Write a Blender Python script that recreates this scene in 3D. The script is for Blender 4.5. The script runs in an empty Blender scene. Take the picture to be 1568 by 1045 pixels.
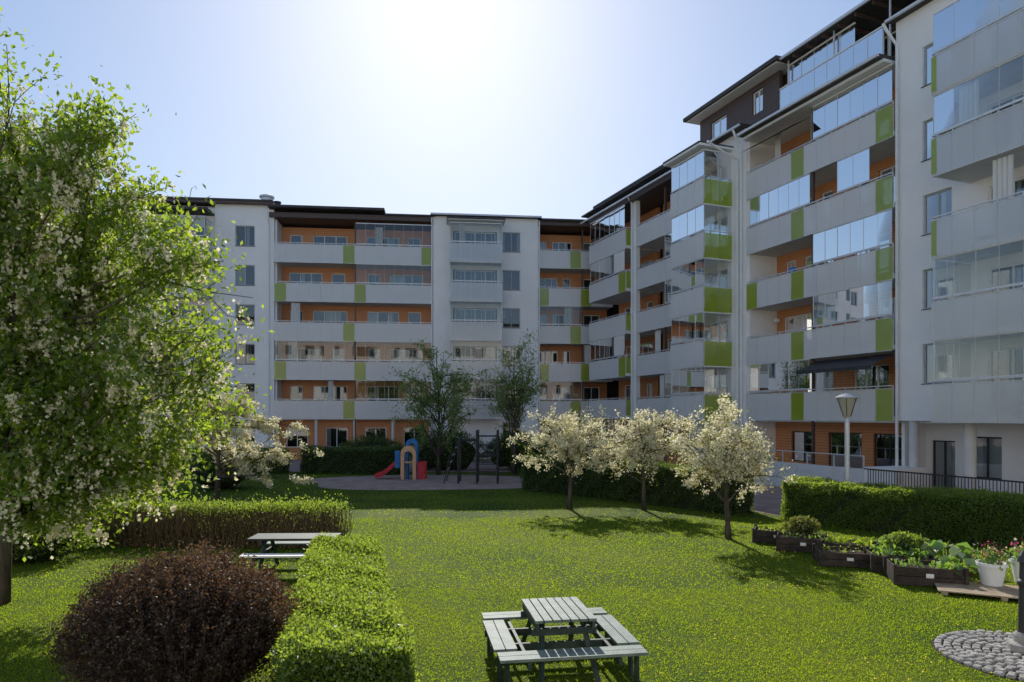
import bpy, math, random
import numpy as np
from mathutils import Vector
random.seed(7); rng=np.random.default_rng(11)
scene=bpy.context.scene
COL=scene.collection
# ------------------------------------------------------------------ materials
def newmat(name):
    m=bpy.data.materials.new(name); m.use_nodes=True
    nt=m.node_tree; nt.nodes.clear()
    out=nt.nodes.new('ShaderNodeOutputMaterial')
    return m,nt,out
def noisy(name,c1,c2,scale=3.0,rough=0.8,bump=0.0,metal=0.0,bscale=None,spec=0.3,stretch=None,detail=6):
    m,nt,out=newmat(name); N=nt.nodes; L=nt.links
    p=N.new('ShaderNodeBsdfPrincipled'); p.inputs['Roughness'].default_value=rough
    p.inputs['Metallic'].default_value=metal; p.inputs['Specular IOR Level'].default_value=spec
    tc=N.new('ShaderNodeTexCoord'); mp=N.new('ShaderNodeMapping')
    L.new(tc.outputs['Object'],mp.inputs[0])
    if stretch: mp.inputs['Scale'].default_value=stretch
    n=N.new('ShaderNodeTexNoise'); n.inputs['Scale'].default_value=scale; n.inputs['Detail'].default_value=detail
    L.new(mp.outputs[0],n.inputs['Vector'])
    r=N.new('ShaderNodeValToRGB'); r.color_ramp.elements[0].position=.32; r.color_ramp.elements[1].position=.68
    r.color_ramp.elements[0].color=(*c1,1); r.color_ramp.elements[1].color=(*c2,1)
    L.new(n.outputs['Fac'],r.inputs[0]); L.new(r.outputs[0],p.inputs['Base Color'])
    if bump>0:
        n2=N.new('ShaderNodeTexNoise'); n2.inputs['Scale'].default_value=bscale or scale*6
        n2.inputs['Detail'].default_value=4
        L.new(mp.outputs[0],n2.inputs['Vector'])
        b=N.new('ShaderNodeBump'); b.inputs['Strength'].default_value=bump; b.inputs['Distance'].default_value=.03
        L.new(n2.outputs['Fac'],b.inputs['Height']); L.new(b.outputs[0],p.inputs['Normal'])
    L.new(p.outputs[0],out.inputs[0])
    return m
def leafmat(name,cA,cB,tA,tB,tf=.5,gloss=.05):
    m,nt,out=newmat(name); N=nt.nodes; L=nt.links
    a=N.new('ShaderNodeAttribute'); a.attribute_name='rnd'
    def mx(x,y):
        q=N.new('ShaderNodeMix'); q.data_type='RGBA'
        q.inputs[6].default_value=(*x,1); q.inputs[7].default_value=(*y,1)
        L.new(a.outputs['Fac'],q.inputs[0]); return q.outputs[2]
    d=N.new('ShaderNodeBsdfDiffuse'); t=N.new('ShaderNodeBsdfTranslucent'); g=N.new('ShaderNodeBsdfGlossy')
    g.inputs['Roughness'].default_value=.45
    L.new(mx(cA,cB),d.inputs[0]); L.new(mx(tA,tB),t.inputs[0])
    m1=N.new('ShaderNodeMixShader'); m1.inputs[0].default_value=tf
    L.new(d.outputs[0],m1.inputs[1]); L.new(t.outputs[0],m1.inputs[2])
    last=m1
    if gloss>0:
        m2=N.new('ShaderNodeMixShader'); m2.inputs[0].default_value=gloss
        L.new(m1.outputs[0],m2.inputs[1]); L.new(g.outputs[0],m2.inputs[2]); last=m2
    L.new(last.outputs[0],out.inputs[0]); return m
def sheet(name,c,t,tf=.4,gloss=.1,openf=0,var=(.95,1.03)):
    m,nt,out=newmat(name); N=nt.nodes; L=nt.links
    d=N.new('ShaderNodeBsdfDiffuse'); tr=N.new('ShaderNodeBsdfTranslucent'); g=N.new('ShaderNodeBsdfGlossy')
    g.inputs['Roughness'].default_value=.2
    d.inputs[0].default_value=(*c,1); tr.inputs[0].default_value=(*t,1)
    tc=N.new('ShaderNodeTexCoord'); n=N.new('ShaderNodeTexNoise'); n.inputs['Scale'].default_value=.5
    L.new(tc.outputs['Object'],n.inputs['Vector'])
    q=N.new('ShaderNodeMix'); q.data_type='RGBA'; q.inputs[6].default_value=(*[x*var[0] for x in c],1); q.inputs[7].default_value=(*[min(.92,x*var[1]) for x in c],1)
    L.new(n.outputs['Fac'],q.inputs[0]); L.new(q.outputs[2],d.inputs[0])
    m1=N.new('ShaderNodeMixShader'); m1.inputs[0].default_value=tf
    L.new(d.outputs[0],m1.inputs[1]); L.new(tr.outputs[0],m1.inputs[2])
    m2=N.new('ShaderNodeMixShader'); m2.inputs[0].default_value=gloss
    L.new(m1.outputs[0],m2.inputs[1]); L.new(g.outputs[0],m2.inputs[2])
    last=m2
    if openf:
        tp=N.new('ShaderNodeBsdfTransparent'); m3=N.new('ShaderNodeMixShader'); m3.inputs[0].default_value=openf
        L.new(m2.outputs[0],m3.inputs[1]); L.new(tp.outputs[0],m3.inputs[2]); last=m3
    L.new(last.outputs[0],out.inputs[0]); return m
def glassmat(name,tint=(.93,.96,.96),extra=.05,mul=1.6):
    m,nt,out=newmat(name); N=nt.nodes; L=nt.links
    tp=N.new('ShaderNodeBsdfTransparent'); tp.inputs[0].default_value=(*tint,1)
    g=N.new('ShaderNodeBsdfGlossy'); g.inputs['Roughness'].default_value=.015
    f=N.new('ShaderNodeFresnel'); f.inputs['IOR'].default_value=1.5
    a=N.new('ShaderNodeMath'); a.operation='MULTIPLY_ADD'; a.inputs[1].default_value=mul; a.inputs[2].default_value=extra; a.use_clamp=True
    L.new(f.outputs[0],a.inputs[0])
    x=N.new('ShaderNodeMixShader'); L.new(a.outputs[0],x.inputs[0]); L.new(tp.outputs[0],x.inputs[1]); L.new(g.outputs[0],x.inputs[2])
    L.new(x.outputs[0],out.inputs[0]); return m
def boards(name,c1,c2,pitch=.14,axis='Z'):
    m,nt,out=newmat(name); N=nt.nodes; L=nt.links
    p=N.new('ShaderNodeBsdfPrincipled'); p.inputs['Roughness'].default_value=.55
    tc=N.new('ShaderNodeTexCoord'); sp=N.new('ShaderNodeSeparateXYZ'); L.new(tc.outputs['Object'],sp.inputs[0])
    mt=N.new('ShaderNodeMath'); mt.operation='DIVIDE'; mt.inputs[1].default_value=pitch; L.new(sp.outputs[axis],mt.inputs[0])
    fr=N.new('ShaderNodeMath'); fr.operation='FRACT'; L.new(mt.outputs[0],fr.inputs[0])
    gt=N.new('ShaderNodeMath'); gt.operation='GREATER_THAN'; gt.inputs[1].default_value=.1; L.new(fr.outputs[0],gt.inputs[0])
    n=N.new('ShaderNodeTexNoise'); n.inputs['Scale'].default_value=2.2; n.inputs['Detail'].default_value=8; L.new(tc.outputs['Object'],n.inputs['Vector'])
    q=N.new('ShaderNodeMix'); q.data_type='RGBA'; q.inputs[6].default_value=(*c1,1); q.inputs[7].default_value=(*c2,1); L.new(n.outputs['Fac'],q.inputs[0])
    q2=N.new('ShaderNodeMix'); q2.data_type='RGBA'; q2.inputs[6].default_value=(*[x*.4 for x in c1],1); L.new(q.outputs[2],q2.inputs[7]); L.new(gt.outputs[0],q2.inputs[0])
    L.new(q2.outputs[2],p.inputs['Base Color']); L.new(p.outputs[0],out.inputs[0]); return m
M={}
M['wall']=noisy('white_render',(.85,.82,.78),(.92,.895,.86),.6,.9,.25,bscale=30)
M['orange']=boards('orange_cladding',(.58,.22,.08),(.68,.30,.12))
M['brown']=boards('brown_cladding',(.075,.048,.042),(.11,.075,.06),.2)
M['dark']=noisy('dark_metal',(.03,.03,.032),(.05,.048,.05),4,.5)
M['roof']=noisy('roof_felt',(.05,.048,.048),(.08,.075,.075),2,.7)
M['slab']=noisy('concrete_slab',(.62,.61,.59),(.72,.71,.69),2,.85,.15)
M['white']=noisy('white_paint',(.78,.78,.77),(.84,.84,.83),5,.45)
M['frame']=noisy('window_frame',(.38,.40,.43),(.46,.48,.51),5,.4)
M['rail']=sheet('perforated_panel',(.88,.86,.83),(.85,.84,.82),.10,.05,.30,(.97,1.02))
M['railg']=sheet('frosted_glass_panel',(.80,.81,.80),(.85,.86,.85),.25,.14,.45,(.98,1.01))
M['green']=sheet('green_glass',(.46,.56,.04),(.62,.74,.06),.35,.10,.34)
M['metal']=noisy('galvanised',(.6,.6,.6),(.72,.72,.72),8,.4,metal=.3)
M['glass']=glassmat('window_glass',(.6,.66,.68),.07,1.6)
M['bglass']=glassmat('balcony_glass',(.84,.89,.89),.035,1.1)
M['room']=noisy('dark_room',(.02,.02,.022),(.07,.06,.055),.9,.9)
M['curtain']=sheet('curtain',(.78,.77,.74),(.7,.7,.65),.2,0)
M['gravel']=noisy('gravel',(.33,.22,.185),(.45,.33,.28),1.2,.95,.8,bscale=60)
M['sand']=noisy('playground_sand',(.34,.22,.17),(.45,.33,.26),1.5,.95,.6,bscale=50)
M['soil']=noisy('soil',(.035,.024,.017),(.07,.045,.03),6,.95,1,bscale=40)
M['bark']=noisy('bark',(.045,.035,.028),(.13,.105,.085),9,.9,.8,bscale=40,stretch=(1,1,.25))
M['twig']=noisy('twig',(.10,.065,.04),(.2,.13,.08),9,.9)
M['stone']=noisy('cobble',(.2,.19,.175),(.42,.4,.37),7,.85,.4)
M['tabletop']=noisy('painted_table_boards',(.11,.145,.13),(.19,.235,.21),6,.6,.2)
M['tableframe']=noisy('table_frame',(.02,.035,.03),(.05,.07,.06),6,.6)
M['planter']=noisy('planter_wood',(.03,.024,.02),(.075,.055,.045),6,.8,.3)
M['red']=noisy('red_plastic',(.5,.03,.05),(.55,.05,.06),5,.35)
M['blue']=noisy('blue_plastic',(.02,.15,.4),(.03,.2,.48),5,.35)
M['peach']=noisy('peach_panel',(.65,.36,.2),(.7,.42,.25),5,.4)
M['yellow']=noisy('yellow_plastic',(.7,.5,.04),(.75,.55,.05),5,.35)
M['lampglass']=sheet('frosted_glass',(.75,.72,.62),(.85,.8,.65),.5,.1)
M['palletwood']=noisy('pallet_wood',(.28,.21,.14),(.4,.32,.22),5,.8,.2)
M['leaf_big']=leafmat('leaf_spring',(.032,.07,.010),(.075,.13,.018),(.26,.42,.02),(.62,.76,.06),.55,.04)
M['leaf_back']=leafmat('leaf_fresh',(.13,.20,.05),(.20,.28,.08),(.30,.42,.08),(.45,.58,.13),.5)
M['leaf_cop']=leafmat('leaf_young_copper',(.09,.08,.02),(.12,.14,.03),(.3,.28,.05),(.38,.48,.06),.5)
M['blossom']=leafmat('blossom',(.82,.77,.60),(.90,.87,.77),(.86,.77,.42),(.94,.90,.66),.48,0)
M['hedge']=leafmat('hedge_leaf',(.032,.07,.008),(.085,.14,.018),(.30,.46,.03),(.62,.74,.08),.52)
M['hedge_dk']=leafmat('hedge_leaf_dark',(.04,.072,.018),(.08,.12,.03),(.16,.26,.03),(.34,.44,.06),.45)
M['purple']=leafmat('barberry_leaf',(.030,.020,.016),(.06,.042,.028),(.11,.045,.03),(.26,.15,.06),.42,.04)
M['grass']=leafmat('grass_blade',(.040,.08,.006),(.070,.115,.009),(.38,.54,.012),(.54,.68,.022),.56,.015)
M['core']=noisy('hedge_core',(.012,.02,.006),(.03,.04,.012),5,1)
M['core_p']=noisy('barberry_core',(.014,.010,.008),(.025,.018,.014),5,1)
M['dandelion']=noisy('dandelion',(.75,.55,.02),(.8,.62,.03),5,.7)
M['flower_r']=leafmat('flower_red',(.5,.02,.05),(.55,.05,.25),(.6,.05,.08),(.6,.1,.3),.4)
M['bigleaf']=leafmat('broad_leaf',(.05,.13,.02),(.10,.2,.03),(.25,.45,.04),(.42,.62,.08),.48,.08)
def lawnmat():
    m,nt,out=newmat('lawn_turf'); N=nt.nodes; L=nt.links
    p=N.new('ShaderNodeBsdfPrincipled'); p.inputs['Roughness'].default_value=.9; p.inputs['Specular IOR Level'].default_value=.1
    tc=N.new('ShaderNodeTexCoord')
    a=N.new('ShaderNodeTexNoise'); a.inputs['Scale'].default_value=.35; a.inputs['Detail'].default_value=6
    b=N.new('ShaderNodeTexNoise'); b.inputs['Scale'].default_value=14; b.inputs['Detail'].default_value=8
    for x in (a,b): L.new(tc.outputs['Object'],x.inputs['Vector'])
    r=N.new('ShaderNodeValToRGB'); r.color_ramp.elements[0].position=.35; r.color_ramp.elements[1].position=.65
    r.color_ramp.elements[0].color=(.05,.095,.007,1); r.color_ramp.elements[1].color=(.12,.16,.012,1)
    L.new(a.outputs['Fac'],r.inputs[0])
    r2=N.new('ShaderNodeValToRGB'); r2.color_ramp.elements[0].position=.3; r2.color_ramp.elements[1].position=.7
    r2.color_ramp.elements[0].color=(.5,.45,.4,1); r2.color_ramp.elements[1].color=(1.1,1.1,1,1)
    L.new(b.outputs['Fac'],r2.inputs[0])
    q=N.new('ShaderNodeMix'); q.data_type='RGBA'; q.blend_type='MULTIPLY'; q.inputs[0].default_value=1
    L.new(r.outputs[0],q.inputs[6]); L.new(r2.outputs[0],q.inputs[7]); L.new(q.outputs[2],p.inputs['Base Color'])
    bp=N.new('ShaderNodeBump'); bp.inputs['Strength'].default_value=.5; bp.inputs['Distance'].default_value=.03
    L.new(b.outputs['Fac'],bp.inputs['Height']); L.new(bp.outputs[0],p.inputs['Normal'])
    L.new(p.outputs[0],out.inputs[0]); return m
M['lawn']=lawnmat()
# ------------------------------------------------------------------ mesh helpers
def empty(name,loc=(0,0,0)):
    e=bpy.data.objects.new(name,None); e.location=loc; e.empty_display_size=.3; COL.objects.link(e); return e
def meshobj(name,verts,faces,mat,parent=None,smooth=False,midx=None):
    me=bpy.data.meshes.new(name); me.from_pydata([tuple(v) for v in verts],[],faces)
    mats=mat if isinstance(mat,(list,tuple)) else [mat]
    for k in mats: me.materials.append(M[k] if isinstance(k,str) else k)
    if midx is not None: me.polygons.foreach_set('material_index',midx)
    if smooth: me.polygons.foreach_set('use_smooth',[True]*len(faces))
    me.update(); o=bpy.data.objects.new(name,me); COL.objects.link(o)
    if parent: 
        o.parent=parent; o.matrix_parent_inverse=parent.matrix_basis.inverted()
    return o
class MB:
    """several primitives joined in one mesh, with several materials"""
    def __init__(s): s.v=[]; s.f=[]; s.m=[]; s.mats=[]
    def mi(s,k):
        if k not in s.mats: s.mats.append(k)
        return s.mats.index(k)
    def poly(s,vs,fs,k):
        o=len(s.v); s.v+= [tuple(x) for x in vs]; s.f+=[tuple(i+o for i in f) for f in fs]; s.m+=[s.mi(k)]*len(fs)
    def box(s,x0,x1,y0,y1,z0,z1,k,T=None):
        vs=[(x,y,z) for z in (z0,z1) for x,y in ((x0,y0),(x1,y0),(x1,y1),(x0,y1))]
        if T: vs=[T(*q) for q in vs]
        s.poly(vs,[(3,2,1,0),(4,5,6,7),(0,1,5,4),(1,2,6,5),(2,3,7,6),(3,0,4,7)],k)
    def tube(s,pts,rad,k,n=6,cap=True):
        pts=[Vector(p) for p in pts]
        if not isinstance(rad,(list,tuple)): rad=[rad]*len(pts)
        vs=[];fs=[]
        for i,p in enumerate(pts):
            t=(pts[min(i+1,len(pts)-1)]-pts[max(i-1,0)])
            if t.length<1e-6: t=Vector((0,0,1))
            t.normalize(); a=t.cross(Vector((0,0,1)) if abs(t.z)<.9 else Vector((1,0,0))).normalized(); b=t.cross(a)
            for j in range(n):
                th=2*math.pi*j/n; vs.append(p+(a*math.cos(th)+b*math.sin(th))*rad[i])
        for i in range(len(pts)-1):
            for j in range(n):
                fs.append((i*n+j,i*n+(j+1)%n,(i+1)*n+(j+1)%n,(i+1)*n+j))
        if cap: fs.append(tuple(range(n-1,-1,-1))); fs.append(tuple((len(pts)-1)*n+j for j in range(n)))
        s.poly(vs,fs,k)
    def lathe(s,c,prof,k,n=20):
        vs=[];fs=[]
        for r,z in prof:
            for j in range(n):
                th=2*math.pi*j/n; vs.append((c[0]+r*math.cos(th),c[1]+r*math.sin(th),c[2]+z))
        for i in range(len(prof)-1):
            for j in range(n): fs.append((i*n+j,i*n+(j+1)%n,(i+1)*n+(j+1)%n,(i+1)*n+j))
        fs.append(tuple(range(n-1,-1,-1))); fs.append(tuple((len(prof)-1)*n+j for j in range(n)))
        s.poly(vs,fs,k)
    def obj(s,name,parent=None,smooth=False):
        return meshobj(name,s.v,s.f,s.mats,parent,smooth,s.m)
def unit(a): return a/np.maximum(np.linalg.norm(a,axis=1,keepdims=True),1e-9)
def leafquads(name,groups,parent=None):
    """groups: (centres Nx3, length, width, axis Nx3 or None, material)"""
    V=[];R=[];MI=[];mats=[]
    for c,Ln,W,ax,mk in groups:
        n=len(c)
        if n==0: continue
        if ax is None: a=unit(rng.normal(size=(n,3)))
        else: a=unit(ax)
        b=unit(np.cross(a,rng.normal(size=(n,3))))
        s=rng.uniform(.65,1.3,(n,1)); nn=np.cross(a,b)
        Lh=a*Ln*.5*s; Wh=b*W*.5*s; fold=nn*W*.15*s
        q=np.stack([c-Lh,c+Wh+fold,c+Lh,c-Wh+fold],1)
        V.append(q.reshape(-1,3)); r=rng.random(n); R.append(np.repeat(r,4))
        if mk not in mats: mats.append(mk)
        MI.append(np.full(n,mats.index(mk)))
    V=np.concatenate(V).astype(np.float32); R=np.concatenate(R).astype(np.float32); MI=np.concatenate(MI).astype(np.int32)
    n=len(MI); me=bpy.data.meshes.new(name)
    me.vertices.add(n*4); me.loops.add(n*4); me.polygons.add(n)
    me.vertices.foreach_set('co',V.ravel()); me.loops.foreach_set('vertex_index',np.arange(n*4,dtype=np.int32))
    me.polygons.foreach_set('loop_start',np.arange(0,n*4,4,dtype=np.int32))
    for k in mats: me.materials.append(M[k])
    me.polygons.foreach_set('material_index',MI)
    at=me.attributes.new('rnd','FLOAT','POINT'); at.data.foreach_set('value',R)
    me.update(calc_edges=True)
    o=bpy.data.objects.new(name,me); COL.objects.link(o)
    if parent: o.parent=parent; o.matrix_parent_inverse=parent.matrix_basis.inverted()
    return o
# ------------------------------------------------------------------ ground
def flat(name,pts,z,mat):
    return meshobj(name,[(x,y,z) for x,y in pts],[tuple(range(len(pts)))],mat)
flat('ground',[(-400,-400),(400,-400),(400,400),(-400,400)],0,'gravel')
LAWN=[(-40,-7),(-40,40),(-20,40.5),(-8,40),(3,40),(6,32),(7.9,24.5),(9.5,21),(15.2,13),(16,-7)]
flat('lawn',LAWN,.004,'lawn')
pl=[]
for i in range(40):
    th=2*math.pi*i/40; r=1+.08*math.sin(3*th+1)+.05*math.sin(5*th)
    pl.append((-3.4+7.2*r*math.cos(th),34.2+3.9*r*math.sin(th)))
flat('playground_sand_area',pl,.012,'sand')
def inlawn(x,y):
    n=len(LAWN); ins=np.zeros(len(x),bool)
    for i in range(n):
        x1,y1=LAWN[i]; x2,y2=LAWN[(i+1)%n]
        c=((y1>y)!=(y2>y))&(x<(x2-x1)*(y-y1)/(y2-y1+1e-9)+x1); ins^=c
    return ins
def patchy(x,y):
    return .5+.5*(np.sin(x*1.7+np.sin(y*1.3)*1.5)*np.sin(y*2.1+np.cos(x*.8)*2))*.6+.2*np.sin(x*5.3+y*4.1)
def grass_patch(n,d0,d1,h,w):
    y=np.sqrt(rng.uniform(d0**2,d1**2,n)); x=rng.uniform(-.88,.88,n)*y
    k=inlawn(x,y)&(((x+3.4)/7.3)**2+((y-34.2)/4)**2>1)&(np.hypot(x-7.0,y-9.3)>1.1)&(rng.random(n)<.55+.55*patchy(x,y)); x=x[k];y=y[k]
    hh=h*rng.uniform(.6,1.1,len(x))*(.8+.4*patchy(x,y))
    c=np.stack([x,y,hh*.4],1)
    ax=np.stack([rng.normal(0,.5,len(x)),rng.normal(0,.5,len(x)),np.ones(len(x))],1)
    return (c,h,w,ax,'grass')
leafquads('grass',[grass_patch(220000,5.5,13,.034,.010),grass_patch(160000,13,22,.034,.020),grass_patch(42000,22,38,.04,.04)])
# dandelions
n=2400; y=np.sqrt(rng.uniform(49,23**2,n)); x=rng.uniform(-.2,.75,n)*y
cl=np.sin(x*1.3+1)*np.cos(y*.9)+rng.normal(0,.5,n)
k=(cl>.1)&inlawn(x,y)&(x>-1.0)&(np.hypot(x-7.0,y-9.3)>1.1); x=x[k];y=y[k]
db=MB()
for a,b in zip(x,y):
    r=random.uniform(.014,.022); z=random.uniform(.045,.06)
    vs=[(a+r*math.cos(t),b+r*math.sin(t),z) for t in (0,1.05,2.1,3.14,4.19,5.24)]+[(a,b,z+.012)]
    db.poly(vs,[(i,(i+1)%6,6) for i in range(6)],'dandelion')
db.obj('dandelions')
# ------------------------------------------------------------------ buildings
class Bld:
    def __init__(s,name,O,u,flip=1):
        s.name=name; s.O=Vector((O[0],O[1],0)); uu=Vector((u[0],u[1],0)).normalized(); s.u=uu
        s.n=Vector((uu.y,-uu.x,0))*flip; s.parts={}; s.plants=[]; s.rk='rail'
    def T(s,u,p,z): 
        q=s.O+s.u*u+s.n*p; return (q.x,q.y,z)
    def P(s,part): return s.parts.setdefault(part,MB())
    def box(s,part,k,u0,u1,p0,p1,z0,z1):
        s.P(part).box(u0,u1,p0,p1,z0,z1,k,s.T)
    def wall(s,u0,u1,z0,z1,p,ops,k='wall',th=.3,part='walls'):
        us=sorted({u0,u1,*[a for o in ops for a in o[:2]]}); 
        for i in range(len(us)-1):
            a,b=us[i],us[i+1]; m=(a+b)/2
            o=sorted([(q[2],q[3]) for q in ops if q[0]<=m<=q[1]]); z=z0
            for (c,d) in o:
                if c>z: s.box(part,k,a,b,p-th,p,z,c)
                z=d
            if z<z1: s.box(part,k,a,b,p-th,p,z,z1)
    def window(s,u0,u1,z0,z1,p,panes=2,fr='frame',curt=.5,sill=True,th=.3):
        f=.06; a=p-.10; b=p-.16
        s.box('window_frames',fr,u0,u1,b,a,z0,z0+f); s.box('window_frames',fr,u0,u1,b,a,z1-f,z1)
        w=(u1-u0)/panes
        for i in range(panes+1):
            c=u0+i*w; lo=max(u0,c-f/2 if 0<i<panes else c-(f if i==panes else 0)); hi=lo+f
            s.box('window_frames',fr,lo,hi,b,a,z0+f,z1-f)
        q=[s.T(u0,p-.13,z0),s.T(u1,p-.13,z0),s.T(u1,p-.13,z1),s.T(u0,p-.13,z1)]
        s.P('window_glass').poly(q,[(0,1,2,3)],'glass')
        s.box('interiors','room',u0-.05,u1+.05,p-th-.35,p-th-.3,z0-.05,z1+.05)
        for i in range(panes):
            if random.random()<curt:
                c=u0+i*w+f; ww=w*random.choice((.22,.3,.35,.9)); zz=z0 if random.random()<.7 else z0+(z1-z0)*.5
                off=0 if random.random()<.5 else w-ww-f
                nn=max(3,int(ww/.06)); vs=[];fs=[]
                for j in range(nn+1):
                    uu=c+off+ww*j/nn; pp=p-.24+.02*(-1)**j
                    vs+= [s.T(uu,pp,zz),s.T(uu,pp,z1)]
                fs=[(2*j,2*j+2,2*j+3,2*j+1) for j in range(nn)]
                s.P('curtains').poly(vs,fs,'curtain')
        if sill: s.box('window_sills','dark',u0-.04,u1+.04,p-.1,p+.04,z0-.03,z0-.002)
    def railU(s,u0,u1,z,p,greens=(),zt=1.10,zb=-.22):
        n=max(1,round((u1-u0)/.82)); w=(u1-u0)/n
        for i in range(n):
            a=u0+i*w+.006; b=u0+(i+1)*w-.006; g=any(x0<=(a+b)/2<=x1 for x0,x1 in greens)
            s.box('balcony_panels','green' if g else s.rk,a,b,p,p+.02,z+zb,z+zt)
            s.box('rail_posts','metal',u0+i*w-.02,u0+i*w+.02,p-.05,p-.01,z,z+zt+.1)
        s.box('handrails','metal',u0,u1,p-.05,p+.0,z+zt+.11,z+zt+.15)
        s.box('handrails','metal',u0,u1,p-.008,p+.03,z+zt+.002,z+zt+.025)
        s.box('handrails','metal',u0,u1,p-.008,p+.028,z+zb-.02,z+zb+.0)
    def railP(s,u,p0,p1,z,k='rail',zt=1.10,zb=-.22,sg=1):
        n=max(1,round((p1-p0)/1.0)); w=(p1-p0)/n
        for i in range(n):
            s.box('balcony_panels',s.rk if k=='rail' else k,u,u+.02,p0+i*w+.012,p0+(i+1)*w-.012,z+zb,z+zt)
        s.box('handrails','metal',u-.01,u+.03,p0,p1,z+zt+.11,z+zt+.15)
        for q in (p0+.04,p1-.06): s.box('rail_posts','metal',u,u+.02,q-.02,q+.02,z+zt,z+zt+.11)
    def glaze(s,u0,u1,z,p,zt=2.62,zb=1.30,skip=()):
        n=max(1,round((u1-u0)/.72)); w=(u1-u0)/n
        for i in range(n):
            if i in skip: continue
            a=u0+i*w+.008; b=u0+(i+1)*w-.008; tw=random.uniform(-.012,.012)
            q=[s.T(a,p,z+zb),s.T(b,p+tw,z+zb),s.T(b,p+tw,z+zt),s.T(a,p,z+zt)]
            s.P('balcony_glazing').poly(q,[(0,1,2,3)],'bglass')
            s.box('glazing_edges','metal',b,b+.012,p-.01,p+.01,z+zb,z+zt)
        s.box('glazing_tracks','white',u0,u1,p-.03,p+.03,z+zt,z+zt+.06)
        s.box('glazing_tracks','metal',u0,u1,p-.02,p+.02,z+zb-.04,z+zb)
    def glazeP(s,u,p0,p1,z,zt=2.62,zb=1.30):
        n=max(1,round((p1-p0)/.7)); w=(p1-p0)/n
        for i in range(n):
            a=p0+i*w+.008; b=p0+(i+1)*w-.008
            q=[s.T(u,a,z+zb),s.T(u,b,z+zb),s.T(u,b,z+zt),s.T(u,a,z+zt)]
            s.P('balcony_glazing').poly(q,[(0,1,2,3)],'bglass')
            s.box('glazing_edges','metal',u-.01,u+.01,b,b+.012,z+zb,z+zt)
        s.box('glazing_tracks','white',u-.03,u+.03,p0,p1,z+zt,z+zt+.06)
    def balcony_things(s,u0,u1,pb,z,depth):
        for _ in range(max(1,int((u1-u0)/2.0))):
            uu=random.uniform(u0+.4,u1-1.2); kind=random.random(); c=random.choice(('dark','palletwood','white','brown'))
            if kind<.5:
                s.box('balcony_furniture',c,uu,uu+.5,pb+.5,pb+1.0,z+.40,z+.45)
                for q in (0,.46): 
                    s.box('balcony_furniture','dark',uu+q,uu+q+.04,pb+.5,pb+1.0,z,z+.40)
                s.box('balcony_furniture',c,uu,uu+.5,pb+.46,pb+.5,z+.3,z+.9)
            elif kind<.7:
                nn=8; ww=random.uniform(.35,.7); vs=[]
                for j in range(nn+1):
                    vs+=[s.T(uu+ww*j/nn,pb+depth-.25+.03*(-1)**j,z+.3),s.T(uu+ww*j/nn,pb+depth-.25+.03*(-1)**j,z+2.6)]
                s.P('curtains').poly(vs,[(2*j,2*j+2,2*j+3,2*j+1) for j in range(nn)],'curtain')
            else:
                s.P('balcony_furniture').lathe(s.T(uu,pb+depth-.4,z),[(.10,0),(.15,.3),(.13,.3)],c,10)
                cc=np.array(s.T(uu,pb+depth-.4,z+.8)); s.plants.append(cc+rng.normal(0,1,(90,3))*np.array([.14,.14,.28]))
    def bay(s,u0,u1,zs,depth=1.8,rp=.1,posts=(),greens=None,glz=None,ztop=17.75,wallk='orange'):
        pb=-depth; cuts=[u0,*posts,u1]
        for f,z in enumerate(zs):
            zc=zs[f+1]-.2 if f+1<len(zs) else ztop
            ops=[]
            for i in range(len(cuts)-1):
                a,b=cuts[i],cuts[i+1]; w=b-a
                if w>3.2:
                    if (i+f)%2==0: o=[(a+.13*w,a+.29*w,z+.9,z+2.3,1),(a+.42*w,a+.86*w,z+.12,z+2.3,3)]
                    else: o=[(a+.12*w,a+.54*w,z+.12,z+2.3,3),(a+.66*w,a+.83*w,z+.9,z+2.3,1)]
                else: o=[(a+.2*w,a+.75*w,z+.12,z+2.3,2)]
                ops+=o
            s.wall(u0,u1,z,zc,pb,[q[:4] for q in ops],wallk,.2,'cladding')
            for q in ops: s.window(q[0],q[1],q[2],q[3],pb,q[4],'white',.4,False,.2)
            s.box('balcony_slabs','slab',u0+.003,u1-.003,pb-.2,rp-.01,z-.2,z)
            s.railU(u0+.05,u1-.05,z,rp,greens(f) if greens else ())
            if glz:
                for (a,b) in glz(f): s.glaze(a,b,z,rp-.03,zc-z-.07)
            s.balcony_things(u0,u1,pb,z,depth+rp)
        for q in posts: s.box('posts','brown',q-.05,q+.05,rp-.2,rp-.08,0,ztop)
    def pbalc(s,u0,u1,p0,p1,z,near=None,greens=(),glz=True,ztg=2.62,near_k='green',far=True):
        s.box('balcony_slabs','slab',u0+.03,u1-.03,p0,p1-.01,z-.2,z)
        s.railU(u0,u1,z,p1,greens)
        s.railP(u0,p0,p1-.03,z,near_k)
        if far: s.railP(u1-.02,p0,p1-.03,z,'rail')
        if glz:
            s.glaze(u0+.03,u1-.03,z,p1-.05,ztg); s.glazeP(u0+.04,p0,p1-.1,z,ztg); s.glazeP(u1-.05,p0,p1-.1,z,ztg)
        s.balcony_things(u0,u1,p0,z,p1-p0)
    def pipe(s,pts,r=.05,k='white'):
        s.P('downpipes').tube([s.T(*q) for q in pts],r,k,8)
    def build(s):
        e=empty(s.name,s.O)
        for k,mb in s.parts.items(): mb.obj(k,e)
        if s.plants:
            c=np.concatenate(s.plants); leafquads('balcony_plants',[(c,.12,.05,rng.normal(0,.7,(len(c),3))+np.array([0,0,.6]),'leaf_back')],e)
        return e
ZS=[3.3+2.9*i for i in range(5)]
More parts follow.
